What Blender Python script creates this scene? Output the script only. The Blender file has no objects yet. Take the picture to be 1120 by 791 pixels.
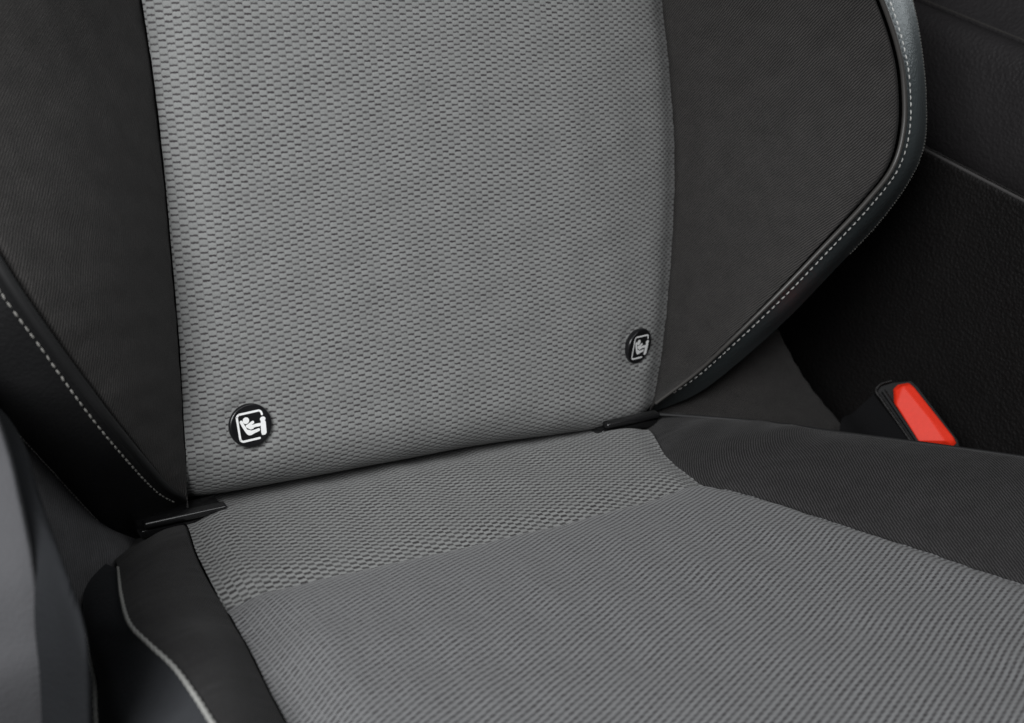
import bpy, math, random
import numpy as np
random.seed(7); rng = np.random.default_rng(7)
scene = bpy.context.scene
C = scene.collection

# ------------------------------------------------------------------ camera
# seat frame: x to the right across the seat, u up along the backrest, n out of the backrest (origin: left badge)
TW, TH, F = 1120.0, 791.0, 1400.0
def unit(a): a = np.asarray(a, float); return a/np.linalg.norm(a)
CX = unit([2400, 380, -F]); CU = np.array([-0.073267, 0.98710423, 0.14232771])
CU = unit(CU - CX*(CU@CX)); CN = np.cross(CX, CU)
CAM = np.array([-0.234908, 0.130843, 0.709536])          # camera position in the seat frame
REC = math.radians(25)                                    # recline of the backrest
OZ = 0.42                                                 # height of the seat origin above the cabin floor
UW = np.array([0, math.sin(REC), math.cos(REC)]); NW = np.array([0, -math.cos(REC), math.sin(REC)])
S2W = np.stack([[1, 0, 0], UW, NW])                       # rows: world vectors of x, u, n
def W(p): return np.asarray(p, float)@S2W + np.array([0, 0, OZ])
def S(w): return (np.asarray(w, float)-np.array([0, 0, OZ]))@S2W.T
AC = math.radians(105)                                    # angle between backrest and cushion
CV = np.array([0, math.cos(AC), math.sin(AC)]); CW = np.array([0, math.sin(AC), -math.cos(AC)])
CR0 = np.array([0, -0.041, 0])                            # the crease
def Cu(p): p = np.asarray(p, float); return p[..., :1]*np.array([1., 0, 0]) + p[..., 1:2]*CV + p[..., 2:3]*CW + CR0

from mathutils import Matrix, Vector
cam_d = bpy.data.cameras.new('camera'); cam = bpy.data.objects.new('camera', cam_d); C.objects.link(cam)
cols = [np.array([CX[i], CU[i], CN[i]])@S2W for i in range(3)]
M = Matrix(((cols[0][0], cols[1][0], cols[2][0], 0), (cols[0][1], cols[1][1], cols[2][1], 0), (cols[0][2], cols[1][2], cols[2][2], 0), (0, 0, 0, 1)))
M.translation = Vector(W(CAM)); cam.matrix_world = M
cam_d.sensor_width = 36; cam_d.lens = F/TW*36; cam_d.clip_start = 0.01; cam_d.clip_end = 50
cam_d.dof.use_dof = True; cam_d.dof.focus_distance = 0.77; cam_d.dof.aperture_fstop = 8.5
scene.camera = cam

# ------------------------------------------------------------------ light: soft daylight through the door opening and windscreen
world = bpy.data.worlds.new('World'); scene.world = world; world.use_nodes = True
bg = world.node_tree.nodes['Background']; bg.inputs[0].default_value = (0.80, 0.90, 1.0, 1); bg.inputs[1].default_value = 0.012
def area(name, loc, target, sx, sy, power, col):
    d = bpy.data.lights.new(name, 'AREA'); d.shape = 'RECTANGLE'; d.size = sx; d.size_y = sy; d.energy = power; d.color = col
    o = bpy.data.objects.new(name, d); C.objects.link(o); o.location = loc
    o.rotation_euler = (Vector(target)-Vector(loc)).to_track_quat('-Z', 'Y').to_euler(); return o
area('door_opening_light', (-0.86, -0.66, 1.36), (0.05, 0, 0.50), 0.75, 0.6, 24.5, (0.98, 0.99, 1.0))
area('windscreen_light', (0.35, -0.75, 2.05), (0.2, 0.0, 0.45), 1.3, 0.6, 6.5, (0.98, 0.99, 1.0))
area('far_window_light', (1.7, -0.10, 1.02), (0.3, 0.0, 0.65), 0.9, 0.40, 4.0, (0.90, 0.97, 1.0))
scene.view_settings.view_transform = 'Standard'; scene.view_settings.look = 'None'
scene.view_settings.exposure = 0; scene.view_settings.gamma = 1

# ------------------------------------------------------------------ pixel rays -> points on the seat's surfaces (seat frame)
def ray(p):
    return (p[0]-TW/2)*np.array([CX[0], CU[0], CN[0]]) + (TH/2-p[1])*np.array([CX[1], CU[1], CN[1]]) - F*np.array([CX[2], CU[2], CN[2]])
def onb(p, h=0.0):                                        # on the backrest at height h (number or function of x,u)
    r = ray(p); hh = h if not callable(h) else 0.0
    for _ in range(12):
        q = CAM + r*((hh-CAM[2])/r[2])
        if not callable(h): break
        hh = hh*.4 + .6*float(h(q[0], q[1]))
    return q
def onc(p, w=0.0):                                        # on the cushion: returns (x, v, w)
    r = ray(p); c = CAM-CR0; ww = w if not callable(w) else 0.0
    for _ in range(14):
        t = (ww-c@CW)/(r@CW); q = c+r*t; x, v = q[0], q@CV
        if not callable(w): break
        ww = ww*.5 + .5*float(w(x, v))
    return np.array([x, v, ww])
def onx(p, x):                                            # on a plane of constant x
    r = ray(p); return CAM + r*((x-CAM[0])/r[0])
def sstep(a, b, x):
    t = np.clip((np.asarray(x, float)-a)/(b-a), 0, 1); return t*t*(3-2*t)

# ------------------------------------------------------------------ materials
def mat(name):
    m = bpy.data.materials.new(name); m.use_nodes = True
    nt = m.node_tree; b = nt.nodes['Principled BSDF']; return m, nt, b
def N(nt, t, **kw):
    n = nt.nodes.new(t)
    for k, v in kw.items():
        if k.startswith('i_'): n.inputs[int(k[2:])].default_value = v
        else: setattr(n, k, v)
    return n
def math_(nt, op, a, b=None, c=None):
    n = nt.nodes.new('ShaderNodeMath'); n.operation = op
    for i, v in enumerate((a, b, c)):
        if v is None: continue
        if isinstance(v, (int, float)): n.inputs[i].default_value = v
        else: nt.links.new(v, n.inputs[i])
    return n.outputs[0]
def mixc(nt, fac, a, b):
    n = nt.nodes.new('ShaderNodeMix'); n.data_type = 'RGBA'
    if isinstance(fac, (int, float)): n.inputs[0].default_value = fac
    else: nt.links.new(fac, n.inputs[0])
    for i, v in ((6, a), (7, b)):
        if isinstance(v, tuple): n.inputs[i].default_value = (*v, 1)
        else: nt.links.new(v, n.inputs[i])
    return n.outputs[2]
def smoothstep_node(nt, x, a, b):
    n = nt.nodes.new('ShaderNodeMapRange'); n.interpolation_type = 'SMOOTHSTEP'
    nt.links.new(x, n.inputs[0]); n.inputs[1].default_value = a; n.inputs[2].default_value = b
    return n.outputs[0]
def noise(nt, vec, scale, detail=2.0, rough=.5, dims='3D'):
    n = nt.nodes.new('ShaderNodeTexNoise'); n.noise_dimensions = dims
    nt.links.new(vec, n.inputs['Vector']); n.inputs['Scale'].default_value = scale
    n.inputs['Detail'].default_value = detail; n.inputs['Roughness'].default_value = rough
    return n.outputs[0]
def set_bump(nt, b, h, strength, dist):
    n = nt.nodes.new('ShaderNodeBump'); n.inputs['Strength'].default_value = strength; n.inputs['Distance'].default_value = dist
    nt.links.new(h, n.inputs['Height']); nt.links.new(n.outputs[0], b.inputs['Normal'])

def weave_mat(name, cw, ch, tuft, thread, dash, side, deep=False, slant=0.0):
    """tufts in columns, every other column shifted by half; dark warp thread shows between them"""
    m, nt, b = mat(name); L = nt.links
    uv = N(nt, 'ShaderNodeUVMap').outputs[0]
    sep = N(nt, 'ShaderNodeSeparateXYZ'); L.new(uv, sep.inputs[0])
    wob2 = math_(nt, 'MULTIPLY', math_(nt, 'SUBTRACT', noise(nt, uv, 700, 1), .5), .26)
    cx = math_(nt, 'ADD', math_(nt, 'DIVIDE', sep.outputs[0], cw), math_(nt, 'MULTIPLY', wob2, .5))
    ci = math_(nt, 'FLOOR', cx); fx = math_(nt, 'FRACT', cx)
    odd = math_(nt, 'MULTIPLY', math_(nt, 'FLOORED_MODULO', ci, 2.0), .5)
    if slant: odd = math_(nt, 'ADD', odd, math_(nt, 'MULTIPLY', math_(nt, 'SUBTRACT', fx, .5), .5*slant))
    cy = math_(nt, 'ADD', math_(nt, 'ADD', math_(nt, 'DIVIDE', sep.outputs[1], ch), odd), wob2)
    fy = math_(nt, 'FRACT', cy)
    dx = math_(nt, 'ABSOLUTE', math_(nt, 'SUBTRACT', fx, .5))          # 0 centre .. .5 side
    dy = math_(nt, 'ABSOLUTE', math_(nt, 'SUBTRACT', fy, .5))
    # per-cell tone
    cid = N(nt, 'ShaderNodeCombineXYZ'); L.new(ci, cid.inputs[0]); L.new(math_(nt, 'FLOOR', cy), cid.inputs[1])
    wn = N(nt, 'ShaderNodeTexWhiteNoise'); wn.noise_dimensions = '2D'; L.new(cid.outputs[0], wn.inputs[0])
    tone = math_(nt, 'ADD', .95, math_(nt, 'MULTIPLY', wn.outputs[0], .10))
    dmask = math_(nt, 'MULTIPLY', math_(nt, 'MULTIPLY', smoothstep_node(nt, dy, .5-dash*1.5, .5-dash*.4), math_(nt, 'ADD', .72, math_(nt, 'MULTIPLY', wn.outputs[0], .28))), math_(nt, 'SUBTRACT', 1.0, smoothstep_node(nt, dx, .40, .52)))
    smask = math_(nt, 'MULTIPLY', smoothstep_node(nt, dx, .40, .5), side)
    mask = math_(nt, 'MAXIMUM', dmask, smask)
    fibre = noise(nt, uv, 1300, 3, .7)
    tcol = mixc(nt, math_(nt, 'MULTIPLY', fibre, 1.0), tuple(c*.72 for c in tuft), tuple(c*1.26 for c in tuft))
    val = tone
    vm = N(nt, 'ShaderNodeVectorMath'); vm.operation = 'SCALE'; L.new(tcol, vm.inputs[0]); L.new(val, vm.inputs[3])
    L.new(mixc(nt, mask, vm.outputs[0], thread), b.inputs['Base Color'])
    b.inputs['Roughness'].default_value = .86; b.inputs['Specular IOR Level'].default_value = .25
    b.inputs['Sheen Weight'].default_value = .12; b.inputs['Sheen Roughness'].default_value = .5
    h = math_(nt, 'SUBTRACT', fibre, math_(nt, 'MULTIPLY', mask, .5)) if deep else fibre
    set_bump(nt, b, h, .55, .0006)
    return m
GREY = (.246, .250, .246)
M_WEAVE = weave_mat('grey_tufted_weave', .00435, .0039, GREY, (.040, .034, .037), .15, .24)
M_STRIP = weave_mat('grey_tufted_weave_shaded', .00435, .0039, GREY, (.022, .019, .020), .25, .32)  # same cloth; dashes darker and wider to paint the shaded tuft sides
M_RIB = weave_mat('grey_fine_weave', .0038, .0034, (.205, .208, .212), (.030, .027, .029), .25, .12, slant=.70)

def twill_mat(name, light, dark, period=.00142, ang=45):
    m, nt, b = mat(name); L = nt.links
    uv = N(nt, 'ShaderNodeUVMap').outputs[0]
    sep = N(nt, 'ShaderNodeSeparateXYZ'); L.new(uv, sep.inputs[0])
    a = math.radians(ang)
    across = math_(nt, 'ADD', math_(nt, 'MULTIPLY', sep.outputs[0], math.cos(a)), math_(nt, 'MULTIPLY', sep.outputs[1], -math.sin(a)))
    along = math_(nt, 'ADD', math_(nt, 'MULTIPLY', sep.outputs[0], math.sin(a)), math_(nt, 'MULTIPLY', sep.outputs[1], math.cos(a)))
    wob = math_(nt, 'MULTIPLY', math_(nt, 'SUBTRACT', noise(nt, uv, 420, 1), .5), .0008)
    ph = math_(nt, 'DIVIDE', math_(nt, 'ADD', across, wob), period)
    wv = math_(nt, 'ADD', math_(nt, 'MULTIPLY', math_(nt, 'SINE', math_(nt, 'MULTIPLY', ph, 6.28318)), .5), .5)
    cmb = N(nt, 'ShaderNodeCombineXYZ'); L.new(math_(nt, 'FLOOR', ph), cmb.inputs[0]); L.new(math_(nt, 'DIVIDE', along, .0016), cmb.inputs[1])
    bead = noise(nt, cmb.outputs[0], 1.0, 1)
    spec = noise(nt, uv, 1800, 2, .7)
    k = math_(nt, 'MULTIPLY', wv, math_(nt, 'ADD', .05, math_(nt, 'MULTIPLY', math_(nt, 'ADD', bead, spec), .95)))
    mott = math_(nt, 'ADD', .55, math_(nt, 'MULTIPLY', noise(nt, uv, 75, 4, .7), .9))
    vm = N(nt, 'ShaderNodeVectorMath'); vm.operation = 'SCALE'
    L.new(mixc(nt, k, dark, light), vm.inputs[0]); L.new(mott, vm.inputs[3])
    lint = smoothstep_node(nt, spec, .80, .88)
    L.new(mixc(nt, math_(nt, 'MULTIPLY', lint, .35), vm.outputs[0], (.22, .21, .20)), b.inputs['Base Color'])
    b.inputs['Roughness'].default_value = .8; b.inputs['Specular IOR Level'].default_value = .25
    b.inputs['Sheen Weight'].default_value = .05
    set_bump(nt, b, k, .5, .0005)
    return m
M_TWILL = twill_mat('black_twill', (.050, .0468, .0450), (.0046, .0044, .0044))
M_TWILLC = twill_mat('black_twill_cushion', (.037, .0355, .036), (.0052, .0050, .0052), .00135, -38)
M_SIDE = twill_mat('charcoal_twill', (.125, .124, .129), (.055, .055, .058), .0016, 105)

def leather_mat(name, col, rough, grain=420, bump=.35, spec=.5, dist=.0006):
    m, nt, b = mat(name); L = nt.links
    co = N(nt, 'ShaderNodeTexCoord').outputs['Object']
    v = N(nt, 'ShaderNodeTexVoronoi'); v.feature = 'SMOOTH_F1'; v.inputs['Scale'].default_value = grain; v.inputs['Smoothness'].default_value = .4
    warp = N(nt, 'ShaderNodeVectorMath'); warp.operation = 'MULTIPLY_ADD'
    nn = N(nt, 'ShaderNodeTexNoise'); nn.inputs['Scale'].default_value = grain*.6; L.new(co, nn.inputs['Vector'])
    L.new(nn.outputs['Color'], warp.inputs[0]); warp.inputs[1].default_value = (.0022,)*3; L.new(co, warp.inputs[2])
    L.new(warp.outputs[0], v.inputs['Vector'])
    fine = noise(nt, co, grain*4, 2)
    h = math_(nt, 'ADD', v.outputs['Distance'], math_(nt, 'MULTIPLY', fine, .25))
    set_bump(nt, b, h, bump, dist)
    big = noise(nt, co, 25, 3)
    c = mixc(nt, big, tuple(x*.8 for x in col), tuple(x*1.2 for x in col)); L.new(c, b.inputs['Base Color'])
    r = math_(nt, 'ADD', rough-.06, math_(nt, 'MULTIPLY', noise(nt, co, 90, 3), .12)); L.new(r, b.inputs['Roughness'])
    b.inputs['Specular IOR Level'].default_value = spec
    return m
M_LEATHSHEEN = leather_mat('black_leather_painted_sheen', (.055, .067, .070), .38, 520, .35)  # black leather lightened to slate; its glancing sheen is in the base colour
M_LEATHB = leather_mat('black_leather', (.0075, .0075, .008), .55, 480, .3, .35)
M_CUSHSIDE = leather_mat('charcoal_leather', (.036, .038, .042), .68, 500, .3, .3)
M_CONS = leather_mat('grained_console_plastic', (.0065, .0058, .0058), .55, 380, .7, .3, .0009)
M_ARM = leather_mat('armrest_leather', (.021, .0195, .0205), .5, 360, .55, .4, .0009)
M_PILLAR = leather_mat('grey_trim_plastic', (.085, .085, .090), .8, 700, .3, .12)
M_PILLARSHADE = leather_mat('grey_trim_plastic_shaded', (.018, .019, .021), .85, 500, .4, .12)  # same trim plastic, painted darker for the face turned from the light
def plain(name, col, rough, spec=.5, bump=None):
    m, nt, b = mat(name); co = N(nt, 'ShaderNodeTexCoord').outputs['Object']
    k = noise(nt, co, 350, 3)
    nt.links.new(mixc(nt, k, tuple(x*.9 for x in col), tuple(min(1, x*1.1) for x in col)), b.inputs['Base Color'])
    b.inputs['Roughness'].default_value = rough; b.inputs['Specular IOR Level'].default_value = spec
    if bump: set_bump(nt, b, noise(nt, co, bump[0], 3), bump[1], .0005)
    return m
M_PIPE = plain('piping_vinyl', (.046, .0435, .041), .4, .5)
M_EDGELIT = plain('console_edge_painted_light', (.075, .072, .072), .45, .5, (700, .3))  # paler than the wall: the lip's lit edge is put into the colour
M_PIPEB = plain('black_piping_fabric', (.011, .011, .0115), .6, .4)
M_THREAD = plain('pale_thread', (.62, .62, .60), .8, .2, (1500, .5))
M_THREADG = plain('grey_thread', (.24, .235, .22), .85, .2, (1500, .5))
M_GLOSS = plain('glossy_black_plastic', (.007, .007, .0075), .24, 1.0)
M_BADGE = plain('badge_black_plastic', (.008, .008, .009), .28, .5)
M_CORD = plain('pale_cord', (.33, .33, .315), .85, .2, (1500, .5))
M_WHITE = plain('white_print', (.93, .94, .93), .5, .3)
M_RED = plain('red_plastic', (.76, .030, .009), .5, .25, (900, .12))
M_BUCK = plain('buckle_black_plastic', (.006, .006, .0065), .6, .2, (700, .3))
M_FELT = plain('black_felt', (.010, .010, .011), .95, .15, (600, .8))
M_CARPET = plain('carpet', (.012, .012, .012), .95, .1, (400, .8))
M_FOAM = plain('black_backing', (.008, .008, .008), .9, .1)

# ------------------------------------------------------------------ mesh helpers
def link(name, me, m, parent=None):
    o = bpy.data.objects.new(name, me); C.objects.link(o)
    if m: me.materials.append(m)
    if parent is not None:
        o.parent = parent; o.matrix_parent_inverse = parent.matrix_world.inverted()
    return o
def grid_mesh(P, uv=None, smooth=True, flip=False):
    """P: (nv, nu, 3) seat-frame points"""
    nv, nu = P.shape[:2]; co = W(P.reshape(-1, 3))
    i = np.arange(nv*nu).reshape(nv, nu)
    q = np.stack([i[:-1, :-1], i[:-1, 1:], i[1:, 1:], i[1:, :-1]], -1).reshape(-1, 4)
    if flip: q = q[:, ::-1]
    me = bpy.data.meshes.new('m'); n = len(q)
    me.vertices.add(len(co)); me.vertices.foreach_set('co', co.ravel())
    me.loops.add(n*4); me.loops.foreach_set('vertex_index', q.ravel().astype(np.int32))
    me.polygons.add(n); me.polygons.foreach_set('loop_start', np.arange(0, n*4, 4, dtype=np.int32))
    me.polygons.foreach_set('use_smooth', np.full(n, smooth))
    if uv is not None:
        l = me.uv_layers.new(name='UVMap'); l.data.foreach_set('uv', uv.reshape(-1, 2)[q.ravel()].astype(np.float32).ravel())
    me.update(); me.validate(); return me
def arcuv(P):
    d = np.linalg.norm(np.diff(P, axis=1), axis=2); s = np.concatenate([np.zeros((P.shape[0], 1)), np.cumsum(d, 1)], 1)
    mid = P[:, P.shape[1]//2]; t = np.concatenate([[0], np.cumsum(np.linalg.norm(np.diff(mid, axis=0), axis=1))])
    return np.stack([s, np.repeat(t[:, None], P.shape[1], 1)], -1)
def spline(pts, n):
    """Catmull-Rom through pts, resampled evenly to n"""
    P = np.asarray(pts, float)
    E = np.vstack([2*P[0]-P[1], P, 2*P[-1]-P[-2]]); out = []
    for i in range(1, len(E)-2):
        a, b, c, d = E[i-1], E[i], E[i+1], E[i+2]
        for t in np.linspace(0, 1, 24, endpoint=False):
            out.append(.5*((2*b)+(-a+c)*t+(2*a-5*b+4*c-d)*t*t+(-a+3*b-3*c+d)*t**3))
    out.append(P[-1]); out = np.array(out)
    s = np.concatenate([[0], np.cumsum(np.linalg.norm(np.diff(out, axis=0), axis=1))]); q = np.linspace(0, s[-1], n)
    return np.stack([np.interp(q, s, out[:, k]) for k in range(out.shape[1])], -1)
def loft(curves, nu, nv):
    """surface through several curves (each a list of seat points); rows follow the curves' length"""
    R = np.stack([spline(c, nv) for c in curves], 1)          # (nv, k, 3)
    return np.stack([spline(r, nu) for r in R], 0)
def ruled(A, B, nu, nv, bulge, dirn=(0, 0, 1)):
    a, b = spline(A, nv), spline(B, nv); s = np.linspace(0, 1, nu)
    P = a[:, None]*(1-s)[None, :, None] + b[:, None]*s[None, :, None]
    T, Sg = np.meshgrid(np.linspace(0, 1, nv), s, indexing='ij')
    return P + bulge(Sg, T)[..., None]*np.asarray(dirn)
def tube_mesh(pts, r, seg=10, caps=True, n=None):
    p = np.asarray(pts, float) if n is None else spline(pts, n)
    rr = np.full(len(p), r) if np.isscalar(r) else np.interp(np.linspace(0, 1, len(p)), np.linspace(0, 1, len(r)), r)
    t = np.gradient(p, axis=0); t /= np.linalg.norm(t, axis=1)[:, None]
    ref = np.array([.31, .52, .79]); rows = []
    for i in range(len(p)):
        a = unit(np.cross(t[i], ref)); b = np.cross(t[i], a)
        th = np.linspace(0, 2*math.pi, seg+1)
        rows.append(p[i] + rr[i]*(np.cos(th)[:, None]*a + np.sin(th)[:, None]*b))
    return np.array(rows)
def twist_mesh(pts, r, pitch=.0052, seg=16):
    L = np.linalg.norm(np.diff(pts, axis=0), axis=1).sum(); n = int(L/pitch*12); p = spline(pts, n)
    rr = np.interp(np.linspace(0, 1, n), np.linspace(0, 1, len(r)), r); t = np.gradient(p, axis=0); t /= np.linalg.norm(t, axis=1)[:, None]; rows = []
    for i in range(n):
        a = unit(np.cross(t[i], [.31, .52, .79])); b = np.cross(t[i], a); th = np.linspace(0, 2*math.pi, seg+1)
        q = rr[i]*(1+.22*np.cos(2*th-2*math.pi*i/12))
        rows.append(p[i] + q[:, None]*(np.cos(th)[:, None]*a + np.sin(th)[:, None]*b))
    return np.array(rows)
class MB:
    def __init__(s): s.v, s.f = [], []
    def add(s, vs, fs):
        o = len(s.v); s.v += [tuple(v) for v in vs]; s.f += [tuple(i+o for i in f) for f in fs]
    def grid(s, P):
        nv, nu = P.shape[:2]; i = np.arange(nv*nu).reshape(nv, nu)
        s.add(P.reshape(-1, 3), np.stack([i[:-1, :-1], i[:-1, 1:], i[1:, 1:], i[1:, :-1]], -1).reshape(-1, 4).tolist())
    def mesh(s, smooth=True, seat=True):
        me = bpy.data.meshes.new('m'); v = W(np.array(s.v)) if seat else np.array(s.v)
        me.from_pydata(v.tolist(), [], s.f); me.update()
        if smooth: me.polygons.foreach_set('use_smooth', np.full(len(me.polygons), True))
        return me
def capsule(mb, a, b, r, up, flat=.7, seg=7):
    """one thread: a little spindle from a to b, lying on the surface with normal up"""
    a, b = np.asarray(a), np.asarray(b); t = unit(b-a); s = unit(np.cross(t, up)); k = np.cross(s, t)
    L = np.linalg.norm(b-a); th = np.linspace(0, 2*math.pi, seg, endpoint=False); vs = []; fs = []
    prof = [(0, .25), (.12, .75), (.35, 1), (.65, 1), (.88, .75), (1, .25)]
    for q, w in prof:
        c = a+t*L*q + k*r*.5*math.sin(math.pi*q)
        for g in th: vs.append(c + r*w*(math.cos(g)*s + flat*math.sin(g)*k))
    for j in range(len(prof)-1):
        for i in range(seg): fs.append((j*seg+i, j*seg+(i+1) % seg, (j+1)*seg+(i+1) % seg, (j+1)*seg+i))
    fs.append(tuple(range(seg))[::-1]); fs.append(tuple(range((len(prof)-1)*seg, len(prof)*seg)))
    mb.add(vs, fs)
def stitches(name, curve, up, pitch, length, r, m, parent, skew=0.0):
    c = np.asarray(curve); s = np.concatenate([[0], np.cumsum(np.linalg.norm(np.diff(c, axis=0), axis=1))])
    P = lambda d: np.array([np.interp(d, s, c[:, k]) for k in range(3)])
    mb = MB(); d = pitch*.5; 
    while d+length < s[-1]:
        upv = up(d/s[-1]) if callable(up) else up
        j = random.uniform(-.12, .12)*length
        a, b = P(d+j), P(d+length+j); t = unit(b-a); side = unit(np.cross(t, upv))
        sk = skew*length + random.uniform(-.05, .05)*length
        capsule(mb, a-side*sk, b+side*sk, r*random.uniform(.9, 1.1), upv); d += pitch
    o = link(name, mb.mesh(), m, parent); o['kind'] = 'stuff'; return o
def rounded_box(mb, c, ex, ey, ez, bev, seg=3):
    """box with rounded edges; ex,ey,ez are half-extent vectors (seat frame)"""
    hx, hy, hz = (np.linalg.norm(e) for e in (ex, ey, ez)); ux, uy, uz = unit(ex), unit(ey), unit(ez)
    import bmesh
    bm = bmesh.new(); bmesh.ops.create_cube(bm, size=2)
    for v in bm.verts: v.co = Vector((v.co.x*hx, v.co.y*hy, v.co.z*hz))
    bmesh.ops.bevel(bm, geom=bm.edges[:], offset=min(bev, .95*min(hx, hy, hz)), segments=seg, profile=.5, affect='EDGES')
    bm.verts.index_update()
    mb.add([np.asarray(c)+v.co.x*ux+v.co.y*uy+v.co.z*uz for v in bm.verts], [[v.index for v in f.verts] for f in bm.faces]); bm.free()
def prism(mb, poly, c, ex, ey, ez, depth, bev=0.0):
    """extruded polygon with an optional chamfer on its front rim"""
    n = len(poly); poly = np.asarray(poly, float); ctr = poly.mean(0)
    def ring(k, z):
        q = ctr+(poly-ctr)*k; return [np.asarray(c)+a*ex+b*ey+z*ez for a, b in q]
    R = np.ptp(poly, axis=0).max()/2
    rings = [ring(1, -depth), ring(1, -bev), ring(1-bev*.5/R, -bev*.3), ring(1-bev/R, 0)] if bev else [ring(1, -depth), ring(1, 0)]
    vs = [v for r in rings for v in r]; fs = []
    for j in range(len(rings)-1):
        for i in range(n): fs.append((j*n+i, j*n+(i+1) % n, (j+1)*n+(i+1) % n, (j+1)*n+i))
    fs.append(tuple(range(n))[::-1]); fs.append(tuple(range((len(rings)-1)*n, len(rings)*n))); mb.add(vs, fs)

# soft unevenness of stuffed, stitched cloth: long swells plus short puckers
def lump(a, b, seed, amp, wl0=.02, wl1=.09, k=7):
    r = np.random.default_rng(seed); out = np.zeros(np.broadcast(a, b).shape)
    for _ in range(k):
        th = r.uniform(0, math.pi); f = 2*math.pi/r.uniform(wl0, wl1); out = out + np.sin(f*(a*math.cos(th)+b*math.sin(th))+r.uniform(0, 6.28))
    return amp*out/math.sqrt(k)
def pucker(along, edge, seed, amp=.00018, reach=.012):
    """little gathers that run away from a seam; edge = distance from the seam"""
    r = np.random.default_rng(seed); out = 0
    for _ in range(4): out = out + np.sin(2*math.pi*along/r.uniform(.007, .017)+r.uniform(0, 6.28))
    return amp*out/2*np.exp(-edge/reach)
def roughen(P, seed, amp, dirn, puck=.0003):
    uv = arcuv(P); w = uv[:, -1:, 0]; fade = np.minimum(1, np.minimum(uv[..., 0], w-uv[..., 0])/.008)
    d = lump(uv[..., 0], uv[..., 1], seed, amp)*fade + (pucker(uv[..., 1], uv[..., 0], seed+1, puck)+pucker(uv[..., 1], w-uv[..., 0], seed+2, puck))*fade
    return P + d[..., None]*np.asarray(dirn)
# relief of the tufted weave
def tuft_height(x, y, cw, ch, amp, dash, slant=0.0):
    cx = x/cw; ci = np.floor(cx); fx = cx-ci; cy = y/ch + .5*np.mod(ci, 2) + .5*slant*(fx-.5); fy = cy-np.floor(cy)
    ex = np.clip(1-np.abs(2*fx-1)**4, 0, 1); ey = np.clip(1-np.abs(2*fy-1)**3.2, 0, 1)
    return amp*(np.sqrt(ex)*.35+.65)*np.sqrt(ey)

# ------------------------------------------------------------------ surroundings: dark cabin floor
fl = MB(); fl.add([(-3, -3, 0), (3, -3, 0), (3, 3, 0), (-3, 3, 0)], [(0, 1, 2, 3)])
floor = link('cabin_floor', fl.mesh(False, False), M_CARPET); floor['kind'] = 'structure'; floor['label'] = 'black carpeted cabin floor under the seat'

# ================================================================== THE SEAT
seat = bpy.data.objects.new('car_seat', None); C.objects.link(seat); seat.location = (0.14, 0, 0.0)
seat['label'] = 'car seat with grey woven centre panels, black bolsters and pale stitching'; seat['category'] = 'car seat'
bpy.context.view_layer.update()

U0, RB = -.009, .034
def roll(x): r = sstep(.14, .29, x); return U0-.020*r, RB-.016*r
#                                      # where the backrest starts to roll under, roll radius
def hI(x, u):                                              # face of the backrest insert
    x, u = np.asarray(x, float), np.asarray(u, float)
    r = sstep(.14, .27, x)
    h = -1.7*np.clip(x-.225, 0, None)**2 - .5*np.clip(-.01-x, 0, None)**2
    h = h - r*.7*np.clip(.045-np.clip(u, -.03, 1), 0, None)**2 + .004*np.sin((x+.04)*9)
    return h
def groove(s, width=.055, depth=.0075):
    return -depth*(np.exp(-(s/width)**2*1.6)+np.exp(-((1-s)/width)**2*1.6))
hseam = lambda x, u: hI(x, u)-.0075
seamL = [(205, 552), (204, 505), (200, 440), (196, 370), (190, 300), (184, 230), (176, 150), (167, 75), (155, 0), (143, -75), (113, -250)]
seamR = [(714, 446), (722, 400), (729, 340), (735, 270), (738, 200), (737, 140), (732, 75), (724, 0), (714, -75), (688, -250)]
SL = np.array([onb(p, hseam) for p in seamL]); SR = np.array([onb(p, hseam) for p in seamR])

BADGES = [onb((273, 465), hI)[:2], onb((697, 378), hI)[:2]]
# --- insert: dense mesh with the weave's relief
def build_insert():
    uu = np.arange(-.064, SL[-1, 1], .00064); nu = 620; s = np.linspace(0, 1, nu)
    xl = np.interp(uu, SL[:, 1], SL[:, 0]); xr = np.interp(uu, SR[:, 1], SR[:, 0])
    ker = np.ones(41)/41
    xl = np.convolve(np.pad(xl, 20, 'edge'), ker, 'valid'); xr = np.convolve(np.pad(xr, 20, 'edge'), ker, 'valid')
    X = xl[:, None]*(1-s)+xr[:, None]*s; U = np.repeat(uu[:, None], nu, 1); Sg = np.repeat(s[None], len(uu), 0)
    H = hI(X, U) + groove(Sg) + lump(X, U, 3, .00028) - sum(.0014*np.exp(-((np.hypot(X-bx, U-by)-.0130)/.0045)**2) for bx, by in BADGES) + pucker(U, X-X[:, :1], 4) + pucker(U, X[:, -1:]-X, 5)
    rel = tuft_height(X+lump(X, U, 8, .0007, .06, .2), U+lump(X, U, 9, .0009, .06, .2), .00435, .0039, .0006, .13)*sstep(0, .012, Sg)*sstep(0, .012, 1-Sg)
    # roll under at the bottom
    u0, rb = roll(X); th = np.clip((u0-U)/rb, 0, 2.0)
    Un = np.where(U < u0, u0-rb*np.sin(th), U); Hn = H - rb*(1-np.cos(th))
    P = np.stack([X, Un - rel*np.sin(th), Hn + rel*np.cos(th)], -1)
    return P, np.stack([X+lump(X, U, 8, .0007, .06, .2), U+lump(X, U, 9, .0009, .06, .2)], -1)
P, uv = build_insert()
insert = link('backrest_insert', grid_mesh(P, uv), M_WEAVE, seat); insert['label'] = 'grey tufted weave centre panel of the backrest'

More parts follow.
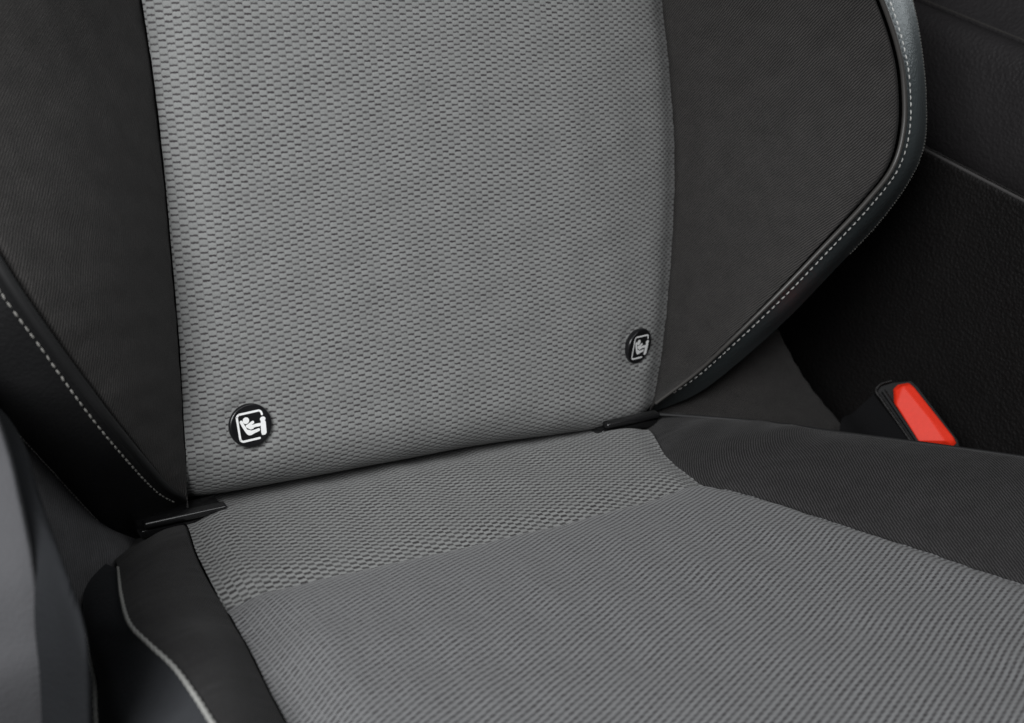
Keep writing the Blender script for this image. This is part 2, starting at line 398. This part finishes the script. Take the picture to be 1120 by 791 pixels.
# --- right bolster (wing)
edgeR = [((716, 441), -.012), ((760, 408), .012), ((800, 371), .036), ((850, 322), .058), ((900, 270), .075), ((945, 222), .087), ((975, 183), .093), ((987, 140), .097), ((987, 90), .099), ((980, 50), .100), ((963, 0), .100), ((930, -75), .100), ((846, -250), .098)]
ER = [onb(p, h) for p, h in edgeR]
SR2 = [onb(p, hseam) for p in [(712, 448), (715, 435)]+seamR[1:]]
P = ruled([onb((711, 449), hseam)]+[onb(p, hseam) for p in seamR], ER, 90, 160,
          lambda s, t: .017*np.sin(np.pi*np.clip(s, 0, 1))**.8*sstep(0, .35, t)-.004*np.exp(-((1-s)/.03)**2)*sstep(0, .2, t) - .003*np.exp(-(s/.03)**2))
P = roughen(P, 21, .0006, (-.5, 0, .8))
wingR = link('backrest_bolster', grid_mesh(P, arcuv(P)), M_TWILL, seat); wingR['label'] = 'black twill bolster with light piping along its curved edge'
# leather band round the wing
outR = [((714, 451), -.03), ((762, 431), -.012), ((806, 398), .012), ((862, 348), .034), ((915, 293), .050), ((962, 243), .060), ((995, 197), .068), ((1011, 158), .074), ((1013, 110), .078), ((1009, 60), .080), ((998, 0), .080), ((972, -75), .080), ((888, -250), .078)]
OR = np.array([onb(p, h) for p, h in outR]); ERa = np.array(ER)
MID = (np.array(spline(ERa, 40))*.5+np.array(spline(OR, 40))*.5)
MID[:, 2] += .0035*sstep(0, .3, np.linspace(0, 1, 40))
e2 = spline(ERa, 40); o2 = spline(OR, 40)
back = o2 + np.stack([np.full(40, .012), np.full(40, -.002), np.full(40, -.030)], 1)
back2 = o2 + np.stack([np.full(40, .012), np.full(40, -.004), np.full(40, -.10)], 1)
P = loft([e2, MID, o2], 24, 160)
bandR = link('edge_band', grid_mesh(P, arcuv(P)), M_LEATHSHEEN, wingR); bandR['label'] = 'black leather band round the bolster edge, its sheen painted into the colour'
P = loft([o2-[0.0006, 0, .001], back, back2], 20, 120)
link('side_panel', grid_mesh(P, arcuv(P)), M_LEATHB, wingR)
pc = spline(ERa, 200)+[0, 0, .0012]
link('piping', grid_mesh(tube_mesh(pc, [.0012, .0017, .0018, .0018, .0018]), None), M_PIPE, wingR)
tN = unit([.25, 0, 1])
st = spline(ERa*.80+np.array(spline(OR, len(ERa)))*0+0, 10)
stc = spline(loft([e2, MID, o2], 24, 160)[:, 4], 300)+[0, 0, .0008]
stitches('stitching', stc[8:], tN, .0046, .0031, .00055, M_THREAD, wingR)
stc2 = spline(o2, 300)+[-.0005, 0, .0004]
stitches('edge_stitching', stc2[100:], unit([.6, 0, .6]), .0022, .0014, .00028, M_THREADG, wingR)

# --- left bolster
edgeL = [((204, 545), -.012), ((180, 528), .010), ((130, 470), .050), ((90, 418), .069), ((45, 356), .083), ((0, 288), .088), ((-50, 200), .083), ((-80, 100), .076), ((-80, 0), .072), ((-60, -75), .07), ((-30, -250), .066)]
EL = np.array([onb(p, h) for p, h in edgeL])
P = ruled(EL, [onb((206, 556), hseam)]+[onb(p, hseam) for p in seamL[1:]], 90, 160,
          lambda s, t: .015*np.sin(np.pi*s)**.8*sstep(0, .35, t)-.004*np.exp(-(s/.03)**2)*sstep(0, .2, t)-.003*np.exp(-((1-s)/.03)**2))
P = roughen(P, 25, .0006, (.5, 0, .8))
wingL = link('backrest_bolster', grid_mesh(P, arcuv(P)), M_TWILL, seat); wingL['label'] = 'black bolster in shade beside the door side'
stitL = [((200, 553), -.02), ((172, 538), .005), ((130, 493), .042), ((90, 443), .060), ((45, 380), .074), ((0, 318), .079), ((-50, 235), .074), ((-90, 130), .067), ((-95, 0), .063), ((-75, -75), .06), ((-45, -250), .056)]
outL = [((160, 600), -.04), ((118, 578), -.020), ((85, 545), -.004), ((55, 512), .012), ((20, 474), .028), ((-20, 430), .035), ((-80, 350), .04), ((-130, 200), .04), ((-135, 0), .035), ((-120, -75), .035), ((-90, -250), .032)]
sL = spline([onb(p, h) for p, h in stitL], 40); oL = spline([onb(p, h) for p, h in outL], 40); eL = spline(EL, 40)
midL = sL*.5+oL*.5+np.array([-.004, 0, .004])
P = loft([eL, sL, midL, oL], 40, 160)
bandL = link('edge_band', grid_mesh(P, arcuv(P)), M_LEATHB, wingL)
link('piping', grid_mesh(tube_mesh(spline(EL, 200)+[-.001, 0, .0012], [.0016, .0026, .003, .003, .003])), M_PIPEB, wingL)
stitches('stitching', spline(sL, 300)[6:]+[-.0002, 0, .0003], unit([-.4, 0, 1]), .0046, .0034, .00055, M_THREADG, wingL)
stitches('edge_stitching', spline(oL, 300)[30:]+[-.0003, 0, .0004], unit([-.7, 0, .7]), .0026, .002, .00045, M_THREADG, wingL)

# --- lower side covers of the backrest (below the wings)
r3 = [onb(p, h) for p, h in [((985, 545), -.020), ((918, 468), -.022), ((877, 417), -.023), ((848, 364), -.024), ((835, 340), -.024)]]
r2 = [onb(p, h) for p, h in [((900, 560), -.014), ((850, 478), -.015), ((815, 425), -.017), ((800, 375), -.019), ((790, 350), -.02)]]
r1 = [onb(p, h) for p, h in [((760, 560), -.03), ((725, 480), -.032), ((715, 440), -.034), ((710, 400), -.036), ((700, 380), -.036)]]
r3b = [p+np.array([.004, 0, -.008]) for p in r3]; r4 = [p+np.array([.006, 0, -.06]) for p in r3]
P = loft([r1, r2, r3, r3b, r4], 80, 60)
lowR = link('lower_side_cover', grid_mesh(P, arcuv(P)), M_TWILL, seat)

# ================================================================== cushion
def wC(x, v):
    x, v = np.asarray(x, float), np.asarray(v, float)
    w = -.009*np.exp(-np.clip(v+.004, 0, None)/.007) - .22*np.clip(.0-v, 0, None)
    return w + .006*sstep(.1, .2, v)
hcs = lambda x, v: wC(x, v)-.0055
cL = [(196, 553), (205, 575), (214, 603), (228, 632), (247, 664), (272, 708), (296, 757), (314, 791), (350, 860)]
cR = [(684, 445), (700, 470), (728, 500), (765, 526), (840, 549), (930, 578), (1030, 610), (1120, 640), (1220, 680)]
CLp = np.array([onc(p, hcs) for p in cL]); CRp = np.array([onc(p, hcs) for p in cR])
VS = .0985                                                 # cross seam between rear strip and main panel
def seam_v(s): return VS + .004*np.sin(np.pi*s)**1 - .006*sstep(.75, 1.0, s)
def xl(v): return np.interp(v, CLp[:, 1], CLp[:, 0], left=CLp[0, 0]+.0)
def xr(v):
    e = CRp[-1]+(CRp[-1]-CRp[-2])*3; f = np.vstack([CRp, e]); return np.interp(v, f[:, 1], f[:, 0])
def smooth1(a, k):
    return np.convolve(np.pad(a, k//2, 'edge'), np.ones(k)/k, 'valid')
def cushion_patch(v0, v1, nu, cw, ch, amp, rear):
    s = np.linspace(0, 1, nu); tv = np.linspace(0, 1, int((v1-v0)/.00062))
    Sg = np.repeat(s[None], len(tv), 0); T = np.repeat(tv[:, None], nu, 1)
    if rear: V = v0 + (seam_v(Sg)-v0)*T
    else: V = seam_v(Sg) + (v1-seam_v(Sg))*T
    vv = np.linspace(-.08, .6, 1400); XL = smooth1(xl(vv), 31); XR = smooth1(xr(vv), 31)
    Xl = np.interp(V, vv, XL); Xr = np.interp(V, vv, XR); X = Xl*(1-Sg)+Xr*Sg
    ws = .04
    Wd = wC(X, V) - .0055*(np.exp(-(Sg/ws)**2)+np.exp(-((1-Sg)/ws)**2))
    d = np.abs(V-seam_v(Sg))
    if rear: Wd = Wd - .003*np.exp(-(d/.012)**2)
    else: Wd = Wd - .003*np.exp(-(d/.007)**2) + .0075*(1-np.exp(-d/.022))*sstep(0, .10, Sg)*sstep(0, .10, 1-Sg)
    Wd = Wd + lump(X, V, 11, .0004) + pucker(V, X-X[:, :1], 12) + pucker(V, X[:, -1:]-X, 13) + pucker(X, d, 14, .00015, .008)
    Xw, Vw = X+lump(X, V, 15, .0007, .06, .2), V+lump(X, V, 16, .0007, .06, .2)
    rel = tuft_height(Xw, Vw, cw, ch, amp, .13, 0 if rear else .75)
    if rear: rel = rel*sstep(0, .004, d)
    Wd = Wd+rel
    return Cu(np.stack([X, V, Wd], -1)), np.stack([Xw, Vw], -1)
P, uv = cushion_patch(-.05, VS, 560, .00435, .0039, .00010, True)
strip = link('cushion_rear_strip', grid_mesh(P, uv, flip=True), M_STRIP, seat); strip['label'] = 'grey tufted weave strip at the back of the cushion'
P, uv = cushion_patch(VS, .46, 760, .0038, .0034, .00015, False)
main = link('cushion_centre', grid_mesh(P, uv, flip=True), M_RIB, seat); main['label'] = 'grey fine ribbed centre panel of the cushion'

# --- right cushion bolster
bR = [((700, 452), -.004), ((760, 456), .003), ((840, 463), .010), ((920, 474), .021), ((1020, 487), .032), ((1120, 501), .040), ((1230, 517), .046), ((1400, 545), .05)]
BR = np.array([Cu(onc(p, w)[None])[0] for p, w in bR])
A = [Cu(q[None])[0] for q in CRp] + [Cu((CRp[-1]+(CRp[-1]-CRp[-2])*1.5)[None])[0]]
P = ruled(A, BR, 110, 200, lambda s, t: (.007+.006*t)*np.sin(np.pi*s)**.75*sstep(0, .25, t)-.002*np.exp(-(s/.02)**2), CW)
P = roughen(P, 29, .0012, CW)
bolR = link('cushion_bolster', grid_mesh(P, arcuv(P)), M_TWILLC, seat)
dn = spline(BR, 60); d1 = dn + np.array([.008, 0, 0])+CW*-.01; d2 = dn + np.array([.012, 0, 0])+CW*-.12
P = loft([dn-[0.0005, 0, 0], d1, d2], 16, 100)
link('side_panel', grid_mesh(P, arcuv(P)), M_TWILL, bolR)
link('edge_piping', grid_mesh(tube_mesh(spline(BR, 160)+np.array([.0003, 0, 0]), .0014)), M_PIPEB, bolR)

# --- left cushion bolster
cordpx = [((120, 590), -.022), ((129, 622), -.006), ((133, 655), .006), ((142, 684), .014), ((163, 706), .018), ((190, 731), .021), ((213, 762), .024), ((232, 792), .027), ((275, 860), .03)]
CO = np.array([Cu(onc(p, w)[None])[0] for p, w in cordpx])
A = [Cu(q[None])[0] for q in CLp]
P = ruled(CO, A, 90, 160, lambda s, t: .007*np.sin(np.pi*s)**.8*sstep(.05, .35, t)-.002*np.exp(-((1-s)/.03)**2)-.006*(1-sstep(0, .22, t)), CW)
P = roughen(P, 33, .0007, CW)
bolL = link('cushion_bolster', grid_mesh(P, arcuv(P)), M_TWILLC, seat); bolL['label'] = 'black bolster edged with a pale cord'
# rear-left of the cushion, going under the backrest
lo = [((100, 600), -.06), ((97, 640), -.05), ((96, 688), -.045), ((100, 715), -.04), ((106, 745), -.036), ((108, 791), -.03), ((118, 860), -.02)]
LO = np.array([Cu(onc(p, w)[None])[0] for p, w in lo])
c40 = spline(CO[1:], 40); l40 = spline(LO, 40); m40 = c40*.45+l40*.55+np.array([-.009, 0, 0])+CW*.004
P = loft([c40-CW*.0004, m40, l40], 40, 120)
cside = link('leather_side', grid_mesh(P, arcuv(P)), M_CUSHSIDE, bolL)
l2 = l40 + np.array([.006, 0, 0])-CW*.012; l3 = l40+np.array([.004, 0, 0])-CW*.10
P = loft([l40-CW*.0004, l2, l3], 14, 80); link('valance', grid_mesh(P, arcuv(P)), M_FOAM, bolL)
cc = spline(CO[1:], 260)+CW*.0008
cord = link('edge_cord', grid_mesh(twist_mesh(cc, [.0006, .0008, .0009, .0010, .0011, .0011])), M_CORD, bolL); cord['label'] = 'pale twisted cord'
stitches('seam_stitching', spline(LO, 260)[70:]+np.array([-.0006, 0, 0]), unit([-1, .2, .4]), .0056, .0046, .0016, M_CORD, bolL, .2)

# --- left lower side cover of the backrest
g1 = [onb((170, 590), -.045), onb((122, 572), -.030), onb((85, 540), -.012), onb((50, 503), .004), onb((15, 465), .02)]
g2 = [onb((150, 625), .0), onb((131, 606), .006), onb((95, 590), .012), onb((60, 560), .02), onb((20, 520), .035)]
g3 = [onb((134, 640), .0), onb((118, 645), .012), onb((95, 660), .025), onb((60, 640), .035), onb((20, 600), .05)]
g4 = [onb((115, 670), .0), onb((96, 690), .012), onb((80, 720), .025), onb((50, 740), .035), onb((10, 700), .05)]
P = loft([g1, g2, g3, g4], 50, 60)
lowL = link('lower_side_cover', grid_mesh(P, arcuv(P)), M_SIDE, seat); lowL['label'] = 'charcoal fabric cover below the door side bolster'

# --- hidden backing so that nothing shows through between the cushions
mb = MB(); rounded_box(mb, (0.14, .10, -.115), (.20, 0, 0), (0, .22, 0), (0, 0, .045), .02); link('backrest_core', mb.mesh(), M_FOAM, seat)
mb = MB(); c0 = Cu(np.array([[0.14, .16, -.10]]))[0]; rounded_box(mb, c0, (.20, 0, 0), CV*.22, CW*.05, .02); link('cushion_core', mb.mesh(), M_FOAM, seat)

# --- anchor guides in the crease
def guide(p0, p1, h, label):
    a, b = onb(p0, h), onb(p1, h); c = (a+b)/2; ex = (b-a)/2; L = np.linalg.norm(ex)
    mb = MB(); rounded_box(mb, c-CV*.003, ex, CW*.0021, CV*.0036, .0017, 5)
    rounded_box(mb, c-CV*.015-CW*.007, ex*1.05, CW*.0028, CV*.012, .0012, 3)
    o = link('anchor_guide', mb.mesh(), M_GLOSS, seat); o['label'] = label; return o
guide((158, 576), (249, 556), .007, 'glossy black anchor guide below the door side badge')
guide((664, 467), (722, 454), -.002, 'glossy black anchor guide below the console side badge')

# --- badges: black button with white pictogram
def badge(c, ex, ey, ez, R, label):
    o = None; n = 48; th = np.linspace(0, 2*math.pi, n, endpoint=False); mb = MB()
    prof = [(R*.9, -.003), (R*1.0, -.0005), (R, .0010), (R*.97, .0018), (R*.91, .0020), (R*.86, .0019), (R*.84, .0018)]
    vs = [c+r*math.cos(t)*ex+r*math.sin(t)*ey+z*ez for r, z in prof for t in th]
    fs = [(j*n+i, j*n+(i+1) % n, (j+1)*n+(i+1) % n, (j+1)*n+i) for j in range(len(prof)-1) for i in range(n)]
    fs.append(tuple(range((len(prof)-1)*n, len(prof)*n))); mb.add(vs, fs)
    o = link('child_seat_badge', mb.mesh(), M_BADGE, seat); o['label'] = label
    zf = .0021
    def stroke(mb, pts, w, z=zf):
        pts = np.asarray(pts, float); k = 10; out = []
        a = pts[1]-pts[0]; b = pts[-1]-pts[-2]
        t = np.gradient(pts, axis=0); t /= np.linalg.norm(t, axis=1)[:, None]; nn = np.stack([-t[:, 1], t[:, 0]], 1)
        left = pts+nn*w/2; right = (pts-nn*w/2)[::-1]
        def cap(p, d, n0):
            return [p+w/2*(math.cos(g)*n0+math.sin(g)*d) for g in np.linspace(0, math.pi, k)[1:-1]]
        m = len(pts); vs2 = list(left)+list(right[::-1])
        V = [c+R*.92*(p[0]*ex+p[1]*ey)+z*ez for p in vs2]
        F2 = [(i, m+i, m+i+1, i+1) for i in range(m-1)]
        mb.add(V, F2)
        for p, d, n0 in ((pts[-1], t[-1], nn[-1]), (pts[0], -t[0], -nn[0])):
            ring = [p+w/2*n0]+cap(p, d, n0)+[p-w/2*n0]
            mb.add([c+R*.92*(q[0]*ex+q[1]*ey)+z*ez for q in ring], [tuple(range(len(ring)))[::-1]])
    def blob(mb, pts, z=zf):
        mb.add([c+R*.92*(q[0]*ex+q[1]*ey)+z*ez for q in pts], [tuple(range(len(pts)))])
    def circ(x, y, rx, ry=None): return [(x+rx*math.cos(t), y+(ry or rx)*math.sin(t)) for t in np.linspace(0, 2*math.pi, 24, endpoint=False)]
    # open rounded frame
    mb = MB(); k = .17; q = .60; pts = [(q+.03, .44), (q+.03, q-k+.03)]
    def arc(cx, cy, a0, a1): return [(cx+k*math.cos(a), cy+k*math.sin(a)) for a in np.radians(np.linspace(a0, a1, 8))]
    pts += arc(q+.02-k, q-k+.06, 0, 90)+arc(-q+k-.05, q-k+.06, 90, 180)+arc(-q+k-.05, -q+k-.10, 180, 270)+[(.0, -q-.10), (.33, -q-.10)]
    stroke(mb, spline(pts, 90), .105)
    link('frame_mark', mb.mesh(False), M_WHITE, o)
    mb = MB()                                               # child seat shell
    stroke(mb, spline([(-.47, .28), (-.36, -.02), (-.17, -.37), (.10, -.33), (.34, -.28)], 30), .15)
    blob(mb, [(-.40, .05), (-.24, -.14), (-.02, -.24), (.30, -.22), (.30, -.30), (-.16, -.40)], zf+.00005)
    link('seat_mark', mb.mesh(False), M_WHITE, o)
    mb = MB(); blob(mb, circ(-.22, .30, .165))               # child
    stroke(mb, spline([(-.20, .02), (-.02, -.10), (.16, -.04), (.42, -.04)], 24), .16, zf+.0001)
    stroke(mb, [(-.14, .04), (.10, .15)], .15, zf+.00015); blob(mb, [(-.27, .03), (-.10, .12), (.10, .0), (.10, -.17), (-.06, -.19)], zf+.00005)
    link('child_mark', mb.mesh(False), M_WHITE, o)
    mb = MB(); blob(mb, circ(.63, .20, .145, .12)); stroke(mb, [(.62, .02), (.58, -.46)], .27, zf+.00012)
    blob(mb, [(.49, .06), (.76, .06), (.72, -.52), (.46, -.58)], zf+.00006)
    link('anchor_mark', mb.mesh(False), M_WHITE, o)
    return o
RBD = .0128
cb = onb((273, 465), hI)
e1 = unit([1, .06, -.0]); e1 = unit([math.cos(.06), math.sin(.06), 0]); e2_ = np.array([-math.sin(.06), math.cos(.06), 0])
badge(cb+[0, 0, .0006], e1, e2_, np.array([0, 0, 1.]), RBD, 'round black badge with white child seat symbol, door side')
cb = onb((697, 378), hI)
e1 = unit([math.cos(.28), 0, -math.sin(.28)]); e2_ = np.array([0, math.cos(.30), math.sin(.30)]); e2_ = unit(e2_-e1*(e2_@e1)); e3 = np.cross(e1, e2_)
badge(cb+e3*.0006, e1, e2_, e3, RBD, 'round black badge with white child seat symbol, console side')

# ================================================================== seat belt buckle
XB = .475
bk = bpy.data.objects.new('seat_belt_buckle', None); C.objects.link(bk)
bk['label'] = 'seat belt buckle with bright red release button beside the seat'; bk['category'] = 'buckle'
pa = onx((978, 425), XB); bk.location = W(pa-[0, .12, 0]); bpy.context.view_layer.update()
# face plane of the buckle: normal up, slightly to the left and front
fn = S(np.array([-.62, -.42, .66])+[0, 0, OZ]); fn = unit(fn)
def onf(p):
    r = ray(p); return CAM+r*(((pa-CAM)@fn)/(r@fn))
axl = unit(onf((1040, 497))-onf((970, 412))); axs = np.cross(fn, axl)
if axs[0] < 0: axs = -axs
def toP(p):
    d = onf(p)-pa; return (d@axl, d@axs)
red = [toP(p) for p in [(977, 426), (982, 421), (994, 419), (999, 423), (1044, 480), (1046, 485), (1042, 489), (1030, 489), (1004, 485), (978, 443)]]
mb = MB()
# two-facet button: ridge between long sides
top = np.array(red); ctr = top.mean(0)
rimv = [pa+a*axl+b*axs+fn*.0008 for a, b in top]; low = [pa+a*axl+b*axs-fn*.012 for a, b in top]
r0 = np.array(toP((984, 424))); r1_ = np.array(toP((1034, 488)))
ins = [ctr+(q-ctr)*.93 for q in top]
insv = [pa+a*axl+b*axs+fn*.0030 for a, b in ins]
n = len(top); vs = low+rimv+insv; fs = []
for i in range(n):
    j = (i+1) % n; fs += [(i, j, n+j, n+i), (n+i, n+j, 2*n+j, 2*n+i)]
k = len(vs); rg = [np.array(toP((987, 424))), np.array(toP((1018, 462))), np.array(toP((1033, 484)))]
rv = [pa+q[0]*axl+q[1]*axs+fn*.0056 for q in rg]; vs += rv
# left facet (indices 9,8) and right facet
I = lambda i: 2*n+i
fs += [(I(1), k, I(0)), (I(0), k, I(9)), (I(9), k, k+1), (I(9), k+1, I(8)), (I(8), k+1, k+2), (I(8), k+2, I(7)), (I(7), k+2, I(6)),
       (I(1), I(2), k), (I(2), I(3), k), (I(3), k+1, k), (I(3), I(4), k+1), (I(4), k+2, k+1), (I(4), I(5), k+2), (I(5), I(6), k+2)]
mb.add(vs, fs); btn = link('release_button', mb.mesh(False), M_RED, bk)
bev = btn.modifiers.new('bevel', 'BEVEL'); bev.width = .0007; bev.segments = 3; bev.limit_method = 'ANGLE'; bev.angle_limit = math.radians(8)
btn['label'] = 'red release button'
hous = [toP(p) for p in [(957, 428), (962, 421), (975, 417), (996, 415), (1003, 421), (1049, 482), (1051, 490), (1045, 498), (1012, 498), (1000, 489)]]
mb = MB(); prism(mb, hous, pa-fn*.0012, axl, axs, fn, .045, .0015); link('housing', mb.mesh(False), M_BUCK, bk)
lip = [pa+a*axl+b*axs+fn*.0012 for a, b in [toP(p) for p in [(975, 417), (963, 421), (958, 428), (963, 436), (980, 460), (1000, 489), (1004, 496)]]]
link('rim', grid_mesh(tube_mesh(spline(lip, 60), .0010)), M_CONS, bk)
lip = [pa+a*axl+b*axs+fn*.0012 for a, b in [toP(p) for p in [(966, 428), (985, 456), (1006, 487), (1010, 493)]]]
link('slot_bar', grid_mesh(tube_mesh(spline(lip, 40), .0017)), M_BUCK, bk)
# stalk cover: dark felt side going down behind the cushion
st_ = [toP(p) for p in [(958, 430), (1003, 492), (1010, 520), (960, 520)]]
q = [onx(p, XB-.004) for p in [(957, 430), (1002, 492)]]
q2 = [onx(p, XB+.012) for p in [(918, 470), (960, 520)]]
q3 = [p+np.array([0, -.08, 0]) for p in q2]
P = loft([q, [(a+b)/2+np.array([-.003, 0, 0]) for a, b in zip(q, q2)], q2, q3], 20, 20); link('stalk_cover', grid_mesh(P, arcuv(P)), M_FELT, bk)

# ================================================================== centre console at the right
con = bpy.data.objects.new('centre_console', None); C.objects.link(con); con.location = (.6, 0, 0); bpy.context.view_layer.update()
con['label'] = 'black grained centre console beside the seat'; con['category'] = 'console'
def extr(name, prof, y0, y1, m, n=40, tilt=0.0):
    """profile in world (x, z) swept along world y"""
    pr = np.asarray(prof, float); ys = np.linspace(y0, y1, n)
    P = np.array([[S((x, y, z+OZ+tilt*(y))) for x, z in pr] for y in ys])
    return link(name, grid_mesh(P, arcuv(P)), m, con)
zt = .123
extr('side_wall', spline([(.545, -.42), (.548, -.2), (.550, 0.0), (.5505, zt-.004), (.552, zt-.001), (.555, zt+.0003), (.560, zt-.001), (.562, zt-.006), (.5625, zt-.05)], 90), -.7, .6, M_CONS)
extr('armrest_pad', spline([(.660, .02), (.630, .070), (.610, .096), (.601, .112), (.598, .135), (.599, .165), (.602, .188), (.607, .200), (.614, .2055), (.622, .2045), (.626, .198)], 110), -.7, .6, M_ARM)
extr('upper_trim', spline([(.628, .196), (.6225, .2035), (.6215, .2075), (.6235, .2095), (.630, .216), (.650, .240), (.69, .275)], 60), -.7, .6, M_ARM)
ys = np.linspace(-.7, .6, 60)
link('edge_highlight', grid_mesh(tube_mesh(np.array([S((.5522, y, OZ+zt+.0004)) for y in ys]), .0020)), M_EDGELIT, con)  # tube along the wall's lip, coloured as its highlight
link('seam_bead', grid_mesh(tube_mesh(np.array([S((.6222, y, OZ+.2082)) for y in ys]), .0006)), M_PIPE, con)
mb = MB(); rounded_box(mb, S((.75, -.05, OZ-.11)), S((.10, 0, OZ)), S((0, .65, OZ)), S((0, 0, .30+OZ)), .02); link('console_body', mb.mesh(), M_FOAM, con)

# ================================================================== grey trim at the left
pt = bpy.data.objects.new('pillar_trim', None); C.objects.link(pt); pt.location = (-.2, -.1, 0); bpy.context.view_layer.update()
pt['label'] = 'grey moulded plastic trim panel at the left edge beside the seat'; pt['category'] = 'trim panel'
xa, xb = -.160, -.146
E1 = [onx(p, xa) for p in [(-60, 400), (-24, 436), (-3, 488), (12, 550), (26, 620), (35, 690), (41, 750), (45, 870)]]
E2 = [onx(p, xb) for p in [(-40, 418), (0, 447), (27, 487), (45, 545), (70, 617), (92, 682), (99, 740), (101, 870)]]
E0 = [p+np.array([-.12, -.01, -.02]) for p in E1]
E3 = [p+np.array([.004, -.01, -.06]) for p in E2]
P = loft([E0, [p*.96+q*.04+np.array([0, 0, .0015]) for p, q in zip(E1, E0)], E1], 30, 60); link('outer_face', grid_mesh(P, arcuv(P)), M_PILLAR, pt)
P = loft([E1, [(p+q)/2 for p, q in zip(E1, E2)], E2, E3], 30, 60); link('inner_face', grid_mesh(P, arcuv(P)), M_PILLARSHADE, pt)
